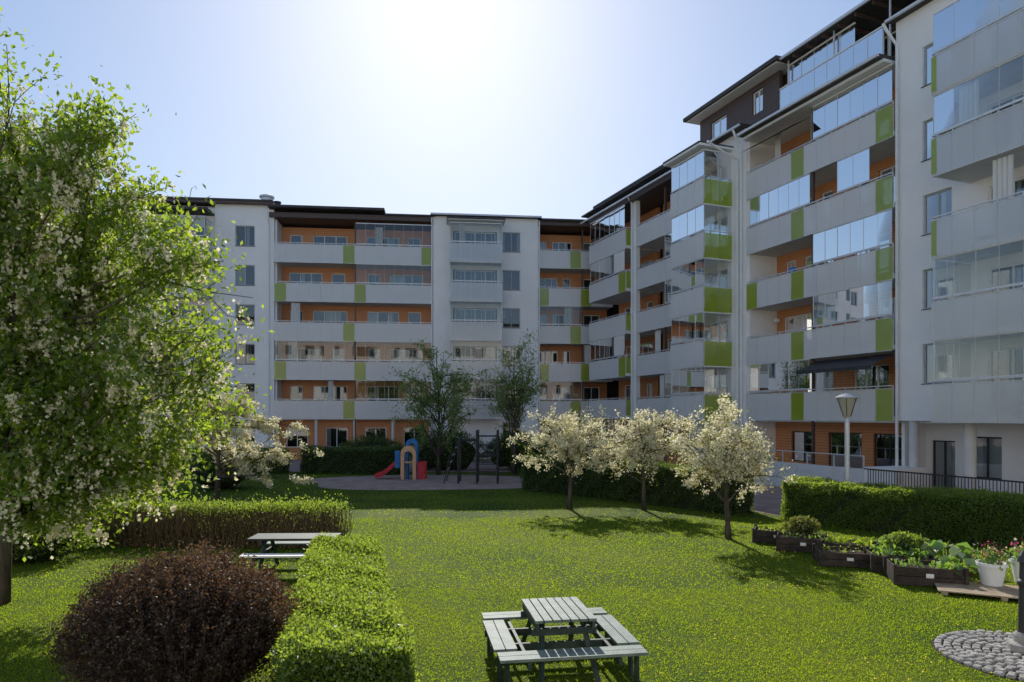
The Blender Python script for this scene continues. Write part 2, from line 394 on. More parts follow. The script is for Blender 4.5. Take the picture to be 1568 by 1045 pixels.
# ---- back building
B=Bld('apartment_building',(-17.6,50.5),(1,.108))
def wallwin(b,u0,u1,z1,p,wins,curt=.45,zlo=.9,zhi=2.4,z0=0,ground=True,panes=2):
    ops=[]
    for (a,c) in wins:
        for f in range(-1 if ground else 0,5):
            z=3.3+2.9*f
            ops.append((a,c,z+zlo,z+zhi))
    b.wall(u0,u1,z0,z1,p,ops)
    for o in ops: b.window(*o,p,panes,'frame',curt)
wallwin(B,-20,-8.8,19.0,0,[(-18,-16.6),(-14,-12.6),(-11,-9.6)])
B.wall(-8.8,-4.2,0,18.6,-.2,[o for f in range(5) for o in [(-7.8,-5.0,ZS[f]+.1,ZS[f]+2.3)]])
for f in range(5):
    B.window(-7.8,-5.0,ZS[f]+.1,ZS[f]+2.3,-.2,3,'white',.4,False)
    B.pbalc(-8.4,-4.5,-.2,1.3,ZS[f],glz=(f in(1,3,4)),near_k='rail',greens=[(-5.4,-4.5)] if f%2 else ())
B.box('roof','roof',-8.6,-4.3,-.5,1.5,18.0,18.15)
wallwin(B,-4.2,0,19.0,0,[(-2.77,-1.38)])
def gB(f): return {0:[(5.0,5.9)],1:[(0,1.0),(5.9,6.9)],2:[(5.0,5.9)],3:[(0,1.0),(5.9,6.9)],4:[(5.0,5.9),(10.7,11.7)]}[f]
def zB(f): return {4:[(5.95,11.6)],3:[(5.95,11.6)],1:[(.1,5.8),(5.95,11.6)],0:[(5.95,11.6)],2:[]}[f]
B.bay(0,11.7,ZS,1.8,.1,[5.9],gB,zB)
wallwin(B,11.7,19.67,18.35,.3,[(16.95,18.3)])
B.rk='railg'
for f in range(5):
    z=ZS[f]; B.pbalc(12.93,16.8,.3,1.7,z,near_k='rail')
    B.window(13.3,16.4,z+.05,z+2.3,.445,4,'white',.5,False)
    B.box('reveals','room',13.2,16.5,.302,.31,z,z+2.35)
B.rk='rail'
B.box('roof','roof',12.7,17.0,.3,2.0,17.75,17.88); B.box('roof','white',12.75,16.95,.3,1.95,17.70,17.748)
def gB2(f): return [(19.7,20.6),(23.2,24.1)] if f%2 else [(22.2,23.2)]
B.bay(19.67,25.6,ZS,1.8,.1,[23.2],gB2,lambda f: [(19.8,23.1)] if f in (0,2) else [])
for (a,b) in ((0,11.7),(19.67,25.6)):
    w=(b-a); ops=[]
    nn=int(w/2.6)
    for i in range(nn):
        c=a+(i+.5)*w/nn; ops.append((c-.8,c+.8,.9,2.4))
    B.wall(a,b,0,3.1,-1.0,ops,'orange',.2,'cladding')
    for o in ops: B.window(*o,-1.0,2,'white',.4,False,.2)
    for q in np.linspace(a+.2,b-.2,5): B.P('columns').tube([B.T(q,-.1,0),B.T(q,-.1,3.1)],.11,'slab',12)
    B.box('balcony_slabs','slab',a+.003,b-.003,-1.2,-.0,3.0,3.098)
for q in (0,11.7,19.67): B.box('walls','wall',q-.0 if q!=11.7 else q-.15,q+.15 if q!=11.7 else q,-2.0,-.302,0,17.9)
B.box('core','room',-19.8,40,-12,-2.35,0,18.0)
B.box('walls','wall',-20,-0.01,-2.4,-.9,0,18.9); B.box('walls','wall',-20,-19.802,-12,-2.402,0,18.9)
B.box('walls','wall',11.9,19.4,-2.4,-.9,0,18.2)
B.box('roof','roof',-20.5,-.0,-13,.45,19.0,19.14); B.box('roof','brown',-20.4,-.05,.15,.4,18.8,18.998)
B.box('roof','brown',-.3,11.85,-13,.25,17.95,18.30); B.box('roof','roof',-.3,8.1,-13,.75,18.55,18.72); B.box('roof','brown',-.2,8.0,-12,-.5,18.31,18.548)
B.box('roof','roof',8.1,11.9,-13,.4,18.302,18.42)
B.box('roof','roof',11.5,19.9,-13,.7,18.36,18.5); B.box('roof','metal',11.5,19.9,.702,.80,18.36,18.46)
B.box('roof','brown',19.68,40,-13,.25,17.95,18.25); B.box('roof','roof',19.9,40,-13,.5,18.252,18.4)
for q in (-.35,11.6,19.75): B.pipe([(q,.5,18.2),(q,.42,17.8),(q,.14 if q!=19.75 else .42,17.4),(q,.14 if q!=19.75 else .42,.2)],.055)
B.P('roof_vent').lathe(B.T(-.9,-1.6,19.1),[(.42,0),(.42,.75),(.55,.78),(.55,.9),(.2,1.05)],'metal',16)
B.P('roof_vent').lathe(B.T(-.2,-1.9,19.1),[(.25,0),(.25,.5),(.3,.52),(.3,.6)],'dark',12)
for q,zz in ((-6,19.1),(24.5,18.4)):
    B.P('roof_hooks').tube([B.T(q,0,zz),B.T(q+.15,0,zz+.8),B.T(q+.45,0,zz+1.0),B.T(q+.5,0,zz+.75)],.03,'metal')
B.build()
# ---- right building
R=Bld('apartment_building',(15.64,27.8),(-.382,1),-1)
TOP=19.3
ops=[(-2.36,-1.17,z+1.25,z+2.8) for z in ZS]+[(-8.6,-3.7,z+.1,z+2.35) for z in ZS]+[(-13.5,-12.3,z+1.25,z+2.8) for z in ZS]
R.wall(-18,0,3.1,TOP,0,ops)
for o in ops: R.window(*o,0,2 if o[1]-o[0]<2 else 6,'frame' if o[1]-o[0]<2 else 'white',.45,o[1]-o[0]<2)
R.rk='railg'
for f,z in enumerate(ZS):
    R.pbalc(-9.2,-3.05,0,1.95,z,glz=(f in (0,1,3,4)),near_k='rail')
    if f>1: R.box('balcony_panels','green',-3.25,-3.06,1.975,1.985,z-.15,z+1.08)
    R.pbalc(-17,-14,0,1.6,z,near_k='rail')
R.rk='rail'
R.P('columns').tube([R.T(-.6,-.25,0),R.T(-.6,-.25,3.1)],.18,'slab',16)
for q in (-3.7,-6.8,-10,-13): R.P('columns').tube([R.T(q,.9,0),R.T(q,.9,3.08)],.2,'slab',16)
gops=[(-3.2,-2.0,.9,2.5),(-6.5,-4.4,.1,2.4),(-9.8,-8,.9,2.5),(-1.4,-.4,.1,2.3)]
R.wall(-18,.0,0,3.1,-1.5,gops,'wall',.2)
for o in gops: R.window(*o,-1.5,2,'dark',.3,False,.2)
R.box('balcony_slabs','slab',-18,-.003,-1.7,-.303,3.0,3.098)
def gR(f): return [(.0,1.0),(4.6,5.4)] if f!=2 else [(0,1.0),(4.6,5.4),(7.9,8.8)]
def zR(f): return {4:[(.1,4.3)],3:[(1.2,2.9),(4.5,8.6)],2:[(.1,4.3)],1:[(.1,4.3)],0:[(4.5,8.6)]}[f]
R.bay(.003,8.877,ZS,1.8,.12,[4.4],gR,zR,17.7)
R.P('awning').poly([R.T(.2,-.2,5.85),R.T(4.3,-.2,5.85),R.T(4.3,1.1,5.35),R.T(.2,1.1,5.35),R.T(4.3,1.1,5.2),R.T(.2,1.1,5.2)],[(0,1,2,3),(3,2,4,5)],'dark')
R.P('awning').poly([R.T(4.6,-.2,17.45),R.T(8.6,-.2,17.45),R.T(8.6,.9,16.9),R.T(4.6,.9,16.9)],[(0,1,2,3)],'dark')
gops=[(1.0,2.6,.95,2.5),(3.2,5.2,.3,2.5),(6.0,7.6,.95,2.5)]
R.wall(0,8.88,0,3.1,-1.7,gops,'orange',.2,'cladding')
for o in gops: R.window(*o,-1.7,2,'dark',.3,False,.2)
R.box('balcony_slabs','slab',.003,8.877,-1.9,0,3.0,3.098)
ops=[(10.4,12.9,z+.1,z+2.35) for z in ZS]
R.wall(8.88,13.5,0,18.5,.1,ops)
for f,z in enumerate(ZS):
    R.window(10.4,12.9,z+.1,z+2.35,.1,3,'white',.6,False)
    R.pbalc(10.04,13.1,.1,1.95,z,near_k='green')
R.box('roof','white',9.9,13.3,.1,2.3,17.70,17.82); R.box('roof','roof',9.9,13.3,.1,2.35,17.822,17.9)
R.bay(13.5,19.6,ZS,1.8,.25,[16.4],lambda f:[(13.5,14.4)] if f%2 else [],lambda f:[(13.6,16.3)] if f in(0,2,3) else [])
R.wall(19.6,20.2,0,18.3,.3,[])
R.bay(20.2,25.6,ZS,1.8,.75,[],lambda f:[(20.2,21.1)] if f%2 else [],lambda f:[(20.4,25.4)] if f in(1,3,4) else [])
for z in ZS: R.railP(20.22,-.1,.7,z,'green')
gops=[(14.2,15.8,.9,2.4),(17,18.6,.9,2.4),(21,22.6,.9,2.4)]
R.wall(13.5,25.6,0,3.1,-1.0,gops,'orange',.2,'cladding')
for o in gops: R.window(*o,-1.0,2,'dark',.3,False,.2)
for q in (0,8.88,13.5): R.box('walls','wall',q-.15 if q!=13.5 else q-.2,q-.003,-2.1,-.303 if q!=8.88 else -.0,0,17.9)
R.box('walls','wall',8.8805,9.1,-2.1,-.2,0,17.9)
R.box('core','room',-18,25.6,-12,-2.35,0,18.0)
R.box('walls','wall',-18,-.2,-2.4,-1.75,0,18.9)
R.box('roof','roof',-18,.15,-3,.35,TOP,TOP+.12); R.box('roof','metal',-18,.15,.352,.46,TOP-.02,TOP+.08)
R.box('roof','white',.16,8.7,-3,.5,17.72,17.85); R.box('roof','roof',.16,8.7,-3,.75,17.852,18.0); R.box('roof','metal',.16,8.7,.752,.86,17.88,17.99)
R.box('roof','roof',8.75,13.7,-3,.6,18.5,18.65); R.box('roof','metal',8.75,13.7,.602,.7,18.5,18.6)
R.box('roof','brown',13.72,26,-12,.6,17.8,18.3); R.box('roof','metal',13.72,26,1.202,1.3,17.78,17.88);R.box('roof','roof',13.72,26,-12,1.2,18.302,18.4)
R.box('roof','brown',13.8,26,-11,-.6,18.402,19.2); R.box('roof','roof',13.7,26.4,-11,-.0,19.202,19.36)
aops=[(8.1,8.9,19.2,20.4),(11.0,12.4,19.0,20.2)]
R.wall(6.9,13.4,18.0,20.75,-.3,aops,'brown',.2,'attic')
for o in aops: R.window(*o,-.3,2,'white',.3,False,.2)
R.box('attic','brown',6.9,13.4,-9,-.9,18.66,20.75)
R.box('roof','roof',6.2,13.9,-10,.55,20.75,20.95); R.box('roof','white',6.35,13.8,-9,.4,20.7,20.748)
R.box('attic','brown',-18,6.88,-9,-2.4,18.2,20.7)
R.wall(-18,6.88,18.1,20.7,-2.1,[(a,a+2.2,18.6,20.4) for a in (-14,-10,-6,-2,1.5,4.2)],'brown',.2,'attic')
for a in (-14,-10,-6,-2,1.5,4.2): R.window(a,a+2.2,18.6,20.4,-2.1,3,'white',.4,False,.2)
R.box('roof','roof',-18,6.15,-9,.3,20.7,20.88); R.box('roof','metal',-18,6.15,.302,.38,20.7,20.82)
for q in np.arange(-9,6.1,.9): R.box('roof_beams','brown',q,q+.08,-2.1,.2,20.55,20.697)
R.glaze(.3,6.1,16.85,.4,2.35,1.25); R.glaze(2.2,6.1,17.0,-.2,3.5,2.3)
for q in np.arange(.3,6.2,1.45): R.box('rail_posts','metal',q,q+.05,.30,.35,18.0,19.2)
for q in (.3,3.2,6.0): R.box('rail_posts','metal',q,q+.06,-.1,-.04,18.0,20.7)
R.pipe([(.1,.6,19.2),(.05,.45,18.9),(-.12,.1,18.3),(-.12,.1,.4)],.06)
R.pipe([(9.5,2.1,17.75),(9.5,1.0,17.3),(9.45,.22,17.0),(9.45,.22,.4)],.06)
R.pipe([(9.15,.75,18.4),(9.15,.6,18.1),(9.15,.22,17.6),(9.15,.22,.4)],.06)
R.pipe([(13.6,.75,18.2),(13.6,.5,18.0),(13.6,.3,17.6),(13.6,.3,.4)],.05)
R.pipe([(20.0,.8,18.2),(20.0,.42,17.7),(20.0,.42,.4)],.05)
R.box('plinth','slab',.2,10.5,1.3,1.5,0,1.15); R.box('plinth','slab',.2,10.5,-1.0,1.298,0,.6); R.box('plinth','wall',-1.2,.2,-.3,1.5,0,1.25)
for q in np.arange(-9,.1,.12): R.box('ramp_railing','dark',q,q+.02,1.5,1.52,.1,1.15)
R.box('ramp_railing','dark',-9,.2,1.49,1.53,1.15,1.2)
for q in np.arange(.3,10.4,1.5): R.box('ramp_railing','metal',q,q+.04,1.38,1.42,1.15,1.65)
R.box('ramp_railing','metal',.3,10.4,1.38,1.42,1.65,1.69)
R.P('wall_lamp').lathe(R.T(8.3,-1.4,8.2),[(.02,0),(.11,.03),(.15,.12),(.11,.22),(.02,.25)],'white',12)
R.build()
# ---- building behind the viewpoint (closes the courtyard)
C=Bld('apartment_building',(32,-9),(-1,0))
ops=[(a,a+1.5,z+.9,z+2.4) for a in np.arange(2,66,3.6) for z in [.4]+ZS]
C.wall(0,68,0,18.5,0,ops)
for o in ops: C.window(*o,0,2,'frame',.5)
C.box('roof','roof',-1,69,-12,.6,18.5,18.7); C.box('core','room',0,68,-12,-.7,0,18.4)
C.build()
# ------------------------------------------------------------------ vegetation
def rand_in_lobe(l):
    while True:
        v=rng.uniform(-1,1,3); 
        d=np.dot(v,v)
        if .12<d<1: return np.array(l[:3])+v*np.array(l[3:6])
def tree(name,base,lobes,ttop,tr,nlimb,nsub,leafspec,csize,seed=0,trunk_split=.35,bend=.15):
    e=empty(name,(base[0],base[1],0)); mb=MB()
    base=np.array(base,float); ttop=np.array(ttop,float)
    npt=8; tp=[]
    for i in range(npt):
        t=i/(npt-1); q=base*(1-t)+ttop*t; q=q+np.array([math.sin(t*5+seed)*bend,math.cos(t*4+seed)*bend,0])*t; tp.append(q)
    tp[0]=base-np.array([0,0,.05])
    rr=[tr*(1.35 if i==0 else 1-.8*i/(npt-1)) for i in range(npt)]
    mb.tube(tp,rr,'bark',9)
    tips=[];dirs=[]
    W=np.array([l[3]*l[4]*l[5] for l in lobes]); W=W**.67; W/=W.sum()
    for i in range(nlimb):
        l=lobes[rng.choice(len(lobes),p=W)]; tgt=rand_in_lobe(l)
        f=trunk_split+(1-trunk_split)*rng.random()*.9
        k=f*(npt-1); k0=int(k); st=tp[k0]*(1-(k-k0))+tp[min(k0+1,npt-1)]*(k-k0)
        if st[2]>tgt[2]+.6: st=tp[int(trunk_split*(npt-1))]
        mid=(st*.5+tgt*.5)+np.array([0,0,.12*np.linalg.norm(tgt-st)])+rng.normal(0,.06,3)*np.linalg.norm(tgt-st)
        pts=[]
        for t in np.linspace(0,1,6):
            q=(1-t)**2*st+2*t*(1-t)*mid+t*t*tgt; pts.append(q+(rng.normal(0,.02,3)*np.linalg.norm(tgt-st) if 0<t<1 else 0))
        r0=tr*.38*min(1,.4+np.linalg.norm(tgt-st)/4)
        mb.tube(pts,[r0*(1-.85*t) for t in np.linspace(0,1,6)],'bark',5,False)
        tips.append(pts[-1]);dirs.append(pts[-1]-pts[-2])
        for j in range(nsub):
            t=rng.uniform(.3,1); s0=pts[min(5,int(t*5))]; ln=csize*rng.uniform(1.2,3.2)
            dv=(pts[-1]-pts[-3]); dv=dv/(np.linalg.norm(dv)+1e-6)+rng.normal(0,.75,3)+np.array([0,0,.15]); dv/=np.linalg.norm(dv)
            e1=s0+dv*ln; m1=s0+dv*ln*.5+rng.normal(0,.05,3)*ln
            mb.tube([s0,m1,e1],[r0*.3,r0*.2,max(.004,r0*.08)],'bark',4,False)
            for q in (m1,e1,(m1+e1)/2): tips.append(q); dirs.append(dv)
    mb.obj('trunk_and_limbs',e,True)
    tips=np.array(tips); dirs=unit(np.array(dirs)); groups=[]
    for (n,Ln,Wd,sig,mk,droop,frac) in leafspec:
        sel=rng.permutation(len(tips))[:max(1,int(len(tips)*frac))]
        wt=rng.gamma(1.3,1,len(sel)); wt/=wt.sum()
        idx=sel[rng.choice(len(sel),n,p=wt)]
        along=rng.normal(0,sig*1.4,(n,1))
        c=tips[idx]+dirs[idx]*along+rng.normal(0,sig,(n,3))
        if mk=='blossom' and droop>=1:
            ofs=rng.normal(0,.14,(len(tips)*4,3)); rid=idx*4+rng.integers(0,4,n)
            c=tips[idx]+ofs[rid]+np.abs(rng.normal(0,1,(n,1)))*np.array([0,0,-.10])+rng.normal(0,sig,(n,3))
        ax=rng.normal(0,1,(n,3))+np.array([0,0,-droop])
        groups.append((c,Ln,Wd,ax,mk))
    leafquads('crown',groups,e); return e
big=[(-8.3,12,7.8,1.6,1.7,1.5),(-7.0,11.8,7.2,1.3,1.3,1.1),(-6.1,11.8,6.1,1.4,1.5,1.2),(-5.3,11.9,5.0,1.25,1.3,1.1),(-5.9,11.8,3.7,1.3,1.3,1.3),(-5.3,11.8,4.1,1.0,1,.9),
 (-8.3,12,5.4,2.1,2.1,1.9),(-8.0,11.6,3.2,1.7,1.8,1.4),(-10.3,12,6.2,2,2,2),(-10.2,12,3.8,1.8,1.8,1.5),(-8.5,12,9.0,.8,.7,.8),(-6.9,11.7,8.3,.5,.5,.4),(-6.4,11.8,2.5,1.0,.9,.6)]
tree('bird_cherry_tree',(-8.95,12,0),big,(-8.6,12,8.6),.09,140,9,
 [(72000,.112,.06,.14,'leaf_big',.7,1),(48000,.068,.052,.026,'blossom',1,.46)],.3,1,.22)
def cherry(base,lobes,ttop,tr=.07,nb=8500,seed=0,sz=.062):
    return tree('blossoming_cherry_tree',base,lobes,ttop,tr,34,7,
      [(nb,sz,sz*.85,.055,'blossom',0,.75),(int(nb*.28),.075,.038,.1,'leaf_cop',.2,.8)],.2,seed,.38,.06)
cherry((2.03,24.1,0),[(1.6,24,2.4,1.8,1.5,.9),(2.8,24,2.2,1.4,1.3,.85),(.2,24,2.0,1.0,1,.6),(2.2,24,3.0,1.1,1,.5)],(2.1,24.1,2.9),.08,9500,1,.068)
cherry((4.6,23.8,0),[(4.4,23.8,2.5,1.3,1.2,.9),(5.6,23.6,2.4,1.2,1.1,.8),(4.2,23.9,3.1,.9,.8,.5),(3.7,23.9,1.9,.9,.8,.5)],(4.6,23.8,3.1),.075,8800,2,.068)
cherry((5.8,18.3,0),[(5.5,18.3,2.45,1.45,1.3,.85),(4.4,18.3,2.2,.9,.9,.6),(6.6,18.3,2.3,1.0,.9,.65),(5.4,18.3,3.2,.9,.8,.55),(7.3,18.2,1.95,.6,.6,.4)],(5.7,18.3,3.2),.075,12500,3,.06)
cherry((3.6,29.2,0),[(3.7,29.2,2.7,1.2,1.2,.9)],(3.6,29.2,3),.06,2500,4)
cherry((-10.7,24.8,0),[(-10.3,24.8,2.7,2.2,1.8,1.2),(-11.5,24.8,3.5,1.5,1.4,1.1),(-8.6,24.8,2.2,1.6,1.4,1.0),(-10.2,24.8,3.9,.9,.9,.5),(-7.4,24.8,1.5,.8,.9,.6)],(-10.7,24.8,3.8),.11,27000,5,.07)
def greentree(base,lobes,ttop,tr,n,seed):
    return tree('young_green_tree',base,lobes,ttop,tr,44,6,[(n,.15,.075,.12,'leaf_back',.3,1)],.34,seed,.22,.1)
greentree((-4.1,38,0),[(-4.1,38,4.4,2.7,2.2,1.9),(-5.9,38,4.8,1.7,1.6,1.5),(-2.4,38,4.5,1.7,1.6,1.5),(-4.2,38,6.4,1.2,1.2,1.0)],(-4.1,38,6.8),.1,7000,6)
greentree((.1,38.5,0),[(.1,38.5,5.2,1.5,1.4,1.8),(.8,38.5,6.6,.8,.9,1.0),(-.8,38.5,4.4,1.2,1.2,1.0)],(.2,38.5,7.1),.08,4600,7)
# hedges
def hedge(name,path,width,height,dens,Ls,mk,core='core',jit=.03,sparse=False,twigs=0,z0=.0,lump=.035,side=1.):
    e=empty(name,(path[0][0],path[0][1],0)); P=np.array(path,float)
    seg=np.linalg.norm(np.diff(P,axis=0),axis=1); cum=np.concatenate([[0],np.cumsum(seg)]); Lt=cum[-1]
    def at(s):
        s=np.clip(s,0,Lt-1e-6); i=np.searchsorted(cum,s,side='right')-1; t=(s-cum[i])/seg[i]
        d=(P[i+1]-P[i])/seg[i][:,None]; q=P[i]+d*(t*seg[i])[:,None]; return q,d
    def lumps(s,v): return lump*(np.sin(s*3.1+v*4)+np.sin(s*7.3+v*9+1)*.6+np.sin(s*1.1+2)*.8)
    h=width/2
    per=2*height+width; n=int(dens*per*Lt)
    s=rng.uniform(0,Lt,n); v=rng.uniform(0,per,n)
    if side<1:
        zz=np.where(v<height,v,np.where(v<height+width,height,per-v)); kp=(rng.random(n)<side)|(zz>height*.88); s=s[kp]; v=v[kp]; n=len(s)
    q,d=at(s); nrm=np.stack([d[:,1],-d[:,0]],1)
    off=np.where(v<height,-h,np.where(v<height+width,v-height-h,h)); z=np.where(v<height,v,np.where(v<height+width,height,per-v))
    rad=.14; 
    top=(v>=height)&(v<height+width)
    edge=np.maximum(0,np.abs(off)-(h-rad)); z=np.where(top,z-edge**2/rad*.8,z); off=np.where(top,off,off*(1-np.maximum(0,z-(height-rad))**2/rad*.8/h))
    inn=-np.abs(rng.normal(0,jit*1.3,n))+lumps(s,v)+ (np.abs(rng.normal(0,jit*1.3,n))*(rng.random(n)<.3))
    nx=np.where(top,0,np.sign(off)); nz=np.where(top,1,0)
    c=np.stack([q[:,0]+nrm[:,0]*(off+nx*inn),q[:,1]+nrm[:,1]*(off+nx*inn),z+nz*inn+z0],1)
    out=np.stack([nrm[:,0]*nx,nrm[:,1]*nx,nz*1.],1)
    m=int(dens*width*height*side); cs=[c];os_=[out]
    for sv,sg in ((0.,-1),(Lt,1)):
        q,d=at(np.full(m,sv)); nrm=np.stack([d[:,1],-d[:,0]],1)
        o=rng.uniform(-h,h,m); zz=rng.uniform(0,height,m); jj=rng.normal(0,jit,m)+lumps(o,zz)-np.maximum(0,np.abs(o)-(h-rad))
        cs.append(np.stack([q[:,0]+nrm[:,0]*o+d[:,0]*sg*jj,q[:,1]+nrm[:,1]*o+d[:,1]*sg*jj,zz+z0],1)); os_.append(np.stack([d[:,0]*sg,d[:,1]*sg,0*o],1))
    c=np.concatenate(cs); out=np.concatenate(os_)
    leafquads('leaves',[(c,Ls,Ls*.6,out*.5+rng.normal(0,.9,(len(c),3))+np.array([0,0,.3]),mk)],e)
    mb=MB()
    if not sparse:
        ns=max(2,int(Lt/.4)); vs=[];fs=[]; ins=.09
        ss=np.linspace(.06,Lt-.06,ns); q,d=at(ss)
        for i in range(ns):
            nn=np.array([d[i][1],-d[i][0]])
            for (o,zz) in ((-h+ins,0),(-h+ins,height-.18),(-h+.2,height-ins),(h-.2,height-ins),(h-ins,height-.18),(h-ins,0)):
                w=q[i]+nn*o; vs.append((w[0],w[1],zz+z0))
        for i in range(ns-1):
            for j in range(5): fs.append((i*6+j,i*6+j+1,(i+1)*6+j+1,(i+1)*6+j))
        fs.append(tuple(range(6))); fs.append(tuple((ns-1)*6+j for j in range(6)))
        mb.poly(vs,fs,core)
    if twigs:
        s=rng.uniform(.05,Lt-.05,twigs); q,d=at(s); nrm=np.stack([d[:,1],-d[:,0]],1); o=rng.uniform(-h*.95,h*.95,twigs)
        for i in range(twigs):
            x,y=q[i]+nrm[i]*o[i]; l=rng.normal(0,.12,2); k=rng.normal(0,.08,2); hh=height*rng.uniform(.7,1)
            mb.tube([(x,y,0),(x+l[0],y+l[1],hh*.5),(x+l[0]+k[0],y+l[1]+k[1],hh)],[.012,.008,.004],'twig',3,False)
    if mb.v: mb.obj('stems' if twigs else 'inner_branches',e)
    return e
hedge('clipped_hedge',[(-3.12,12.8),(-2.75,11.0),(-2.25,9.0),(-1.62,6.7)],1.25,1.0,4600,.043,'hedge')
hedge('clipped_hedge',[(-10.4,17.6),(-4.25,17.3)],.9,1.08,1000,.052,'hedge',sparse=True,twigs=1900,jit=.09,side=.25)
hedge('clipped_hedge',[(-17,17.2),(-10.7,17.7)],1.4,1.15,1300,.06,'hedge_dk',lump=.1,jit=.08)
hedge('clipped_hedge',[(9.0,21.9),(11.2,19.0),(13.1,16.6),(15.5,13.6)],1.25,1.25,2700,.05,'hedge',lump=.05)
hedge('clipped_hedge',[(.9,30.8),(4.5,27),(7.75,23.0)],1.3,1.45,1500,.065,'hedge_dk',lump=.06)
hedge('clipped_hedge',[(-12,39.5),(-6.3,39.2)],1.2,1.45,900,.08,'hedge_dk',lump=.06)
hedge('clipped_hedge',[(.2,40),(5.2,38)],1.4,1.6,900,.08,'hedge_dk',lump=.08)
hedge('clipped_hedge',[(-19,39.0),(-13.2,39.8)],1.4,1.3,800,.08,'hedge_dk',lump=.08)
def shrub(name,c,r,n,Ls,mk,core,twig='twig',ntw=90,lw=.55,shell=(.82,1.05),amp=1.,mk2=None):
    e=empty(name,(c[0],c[1],0)); d=unit(rng.normal(size=(n,3))); d[:,2]=np.where(d[:,2]<-.35,-d[:,2],d[:,2])
    th=np.arctan2(d[:,1],d[:,0]); ph=d[:,2]
    lum=1+amp*(.07*np.sin(th*3+ph*4)+.06*np.sin(th*7-ph*8+2)+.05*np.sin(th*15+ph*15)+.03*np.sin(th*31-ph*27))
    rad=rng.uniform(*shell,n)*lum+(rng.random(n)<.10)*rng.uniform(0,.14,n)
    p=d*rad[:,None]*np.array(r)+np.array(c); p=p[p[:,2]>.03]
    gr=[(p,Ls,Ls*lw,rng.normal(0,1,(len(p),3))+np.array([0,0,.4]),mk)]
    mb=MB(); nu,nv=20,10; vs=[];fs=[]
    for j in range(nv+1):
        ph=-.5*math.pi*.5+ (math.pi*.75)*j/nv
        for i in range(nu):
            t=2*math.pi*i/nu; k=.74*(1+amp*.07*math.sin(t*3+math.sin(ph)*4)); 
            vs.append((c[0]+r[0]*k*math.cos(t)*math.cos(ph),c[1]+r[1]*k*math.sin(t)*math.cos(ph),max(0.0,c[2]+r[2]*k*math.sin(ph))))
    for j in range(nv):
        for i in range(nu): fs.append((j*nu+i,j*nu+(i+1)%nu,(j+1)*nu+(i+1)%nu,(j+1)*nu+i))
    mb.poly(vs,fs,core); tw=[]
    for i in range(ntw):
        v=unit(rng.normal(size=(1,3)))[0]; v[2]=abs(v[2]); q=np.array(c)+v*np.array(r)*rng.uniform(.96,1.12)
        s=np.array([c[0],c[1],0.0])+v*np.array([.2,.2,0]); m=(s+q)/2+np.array([v[0],v[1],0])*.15
        mb.tube([s,m,q],[.012,.008,.003],twig,3,False)
        for t in np.linspace(.8,1,10): tw.append(m*(1-t)+q*t+rng.normal(0,.015,3))
    tw=np.array(tw); tw=np.repeat(tw,4,0)+rng.normal(0,.018,(len(tw)*4,3)); tw=tw[tw[:,2]>.03]
    gr.append((tw,Ls,Ls*lw,rng.normal(0,1,(len(tw),3)),mk2 or mk))
    leafquads('leaves',gr,e)
    mb.obj('stems',e,True); return e
shrub('barberry_bush',(-3.8,7.95,.66),(1.2,1.2,.98),62000,.036,'purple','core_p',ntw=480,shell=(.66,1.03),amp=1.3)
shrub('spring_bush',(-15.2,25.5,.8),(1.8,1.5,1.2),7000,.08,'leaf_cop','core')
shrub('spring_bush',(-13.2,31,.7),(1.5,1.2,1.0),5000,.08,'hedge_dk','core')
shrub('spring_bush',(-11.2,15.6,.45),(1.4,.9,.7),6000,.06,'hedge','core')
shrub('spring_bush',(-4.0,41.5,.9),(2.4,1.2,1.5),7000,.09,'hedge_dk','core')
shrub('spring_bush',(.2,42,.9),(2,1.2,1.3),6000,.09,'hedge_dk','core')
shrub('spring_bush',(-8.8,42.5,.8),(2.2,1.2,1.2),5000,.09,'hedge_dk','core')
# ------------------------------------------------------------------ picnic tables
def rotT(cx,cy,ang):
    c,s=math.cos(ang),math.sin(ang)
    return lambda x,y,z:(cx+x*c-y*s,cy+x*s+y*c,z)
def picnic(cx,cy,ang):
    e=empty('picnic_table',(cx,cy,0)); T=rotT(cx,cy,ang)
    t=MB()
    n=7; W=.80
    for i in range(n):
        a=-W/2+i*W/n; t.box(a+.008,a+W/n-.008,-.52+random.uniform(-.004,.004),.52+random.uniform(-.004,.004),.715,.75+random.uniform(-.002,.002),'tabletop',T)
    t.obj('table_top',e)
    b=MB()
    D=.84
    for s in (-1,1):
        for k in (-.5,.5):
            c=s*D+k*.15; b.box(-.90,.90,c-.069,c+.069,.415,.45,'tabletop',T)
        for k in (-.5,.5):
            c=s*(D-.06)+k*.15; b.box(c-.069,c+.069,-.60,.60,.415,.45,'tabletop',T)
    b.obj('seats',e)
    f=MB()
    for s in (-1,1):
        f.box(s*.36-.02,s*.36+.02,-.5,.5,.62,.712,'tableframe',T)
        f.box(-.42,.42,s*.40-.02,s*.40+.02,.53,.618,'tableframe',T)
        f.box(-.93,.93,s*.30-.02,s*.30+.02,.32,.412,'tableframe',T)
        f.box(s*.55-.02,s*.55+.02,-1.0,1.0,.322,.410,'tableframe',T)
        for q in (-1,1):
            p0=T(s*.26,q*.25,.70); p1=T(s*.36,q*.72,.0); f.tube([p0,p1],.038,'tableframe',4)
            f.tube([T(s*.80,q*.84,.415),T(s*.80,q*.84,0)],.035,'tableframe',4)
            f.tube([T(s*.84,q*.5,.415),T(s*.84,q*.5,0)],.035,'tableframe',4)
    f.obj('frame',e); return e
picnic(.60,9.05,math.radians(9))
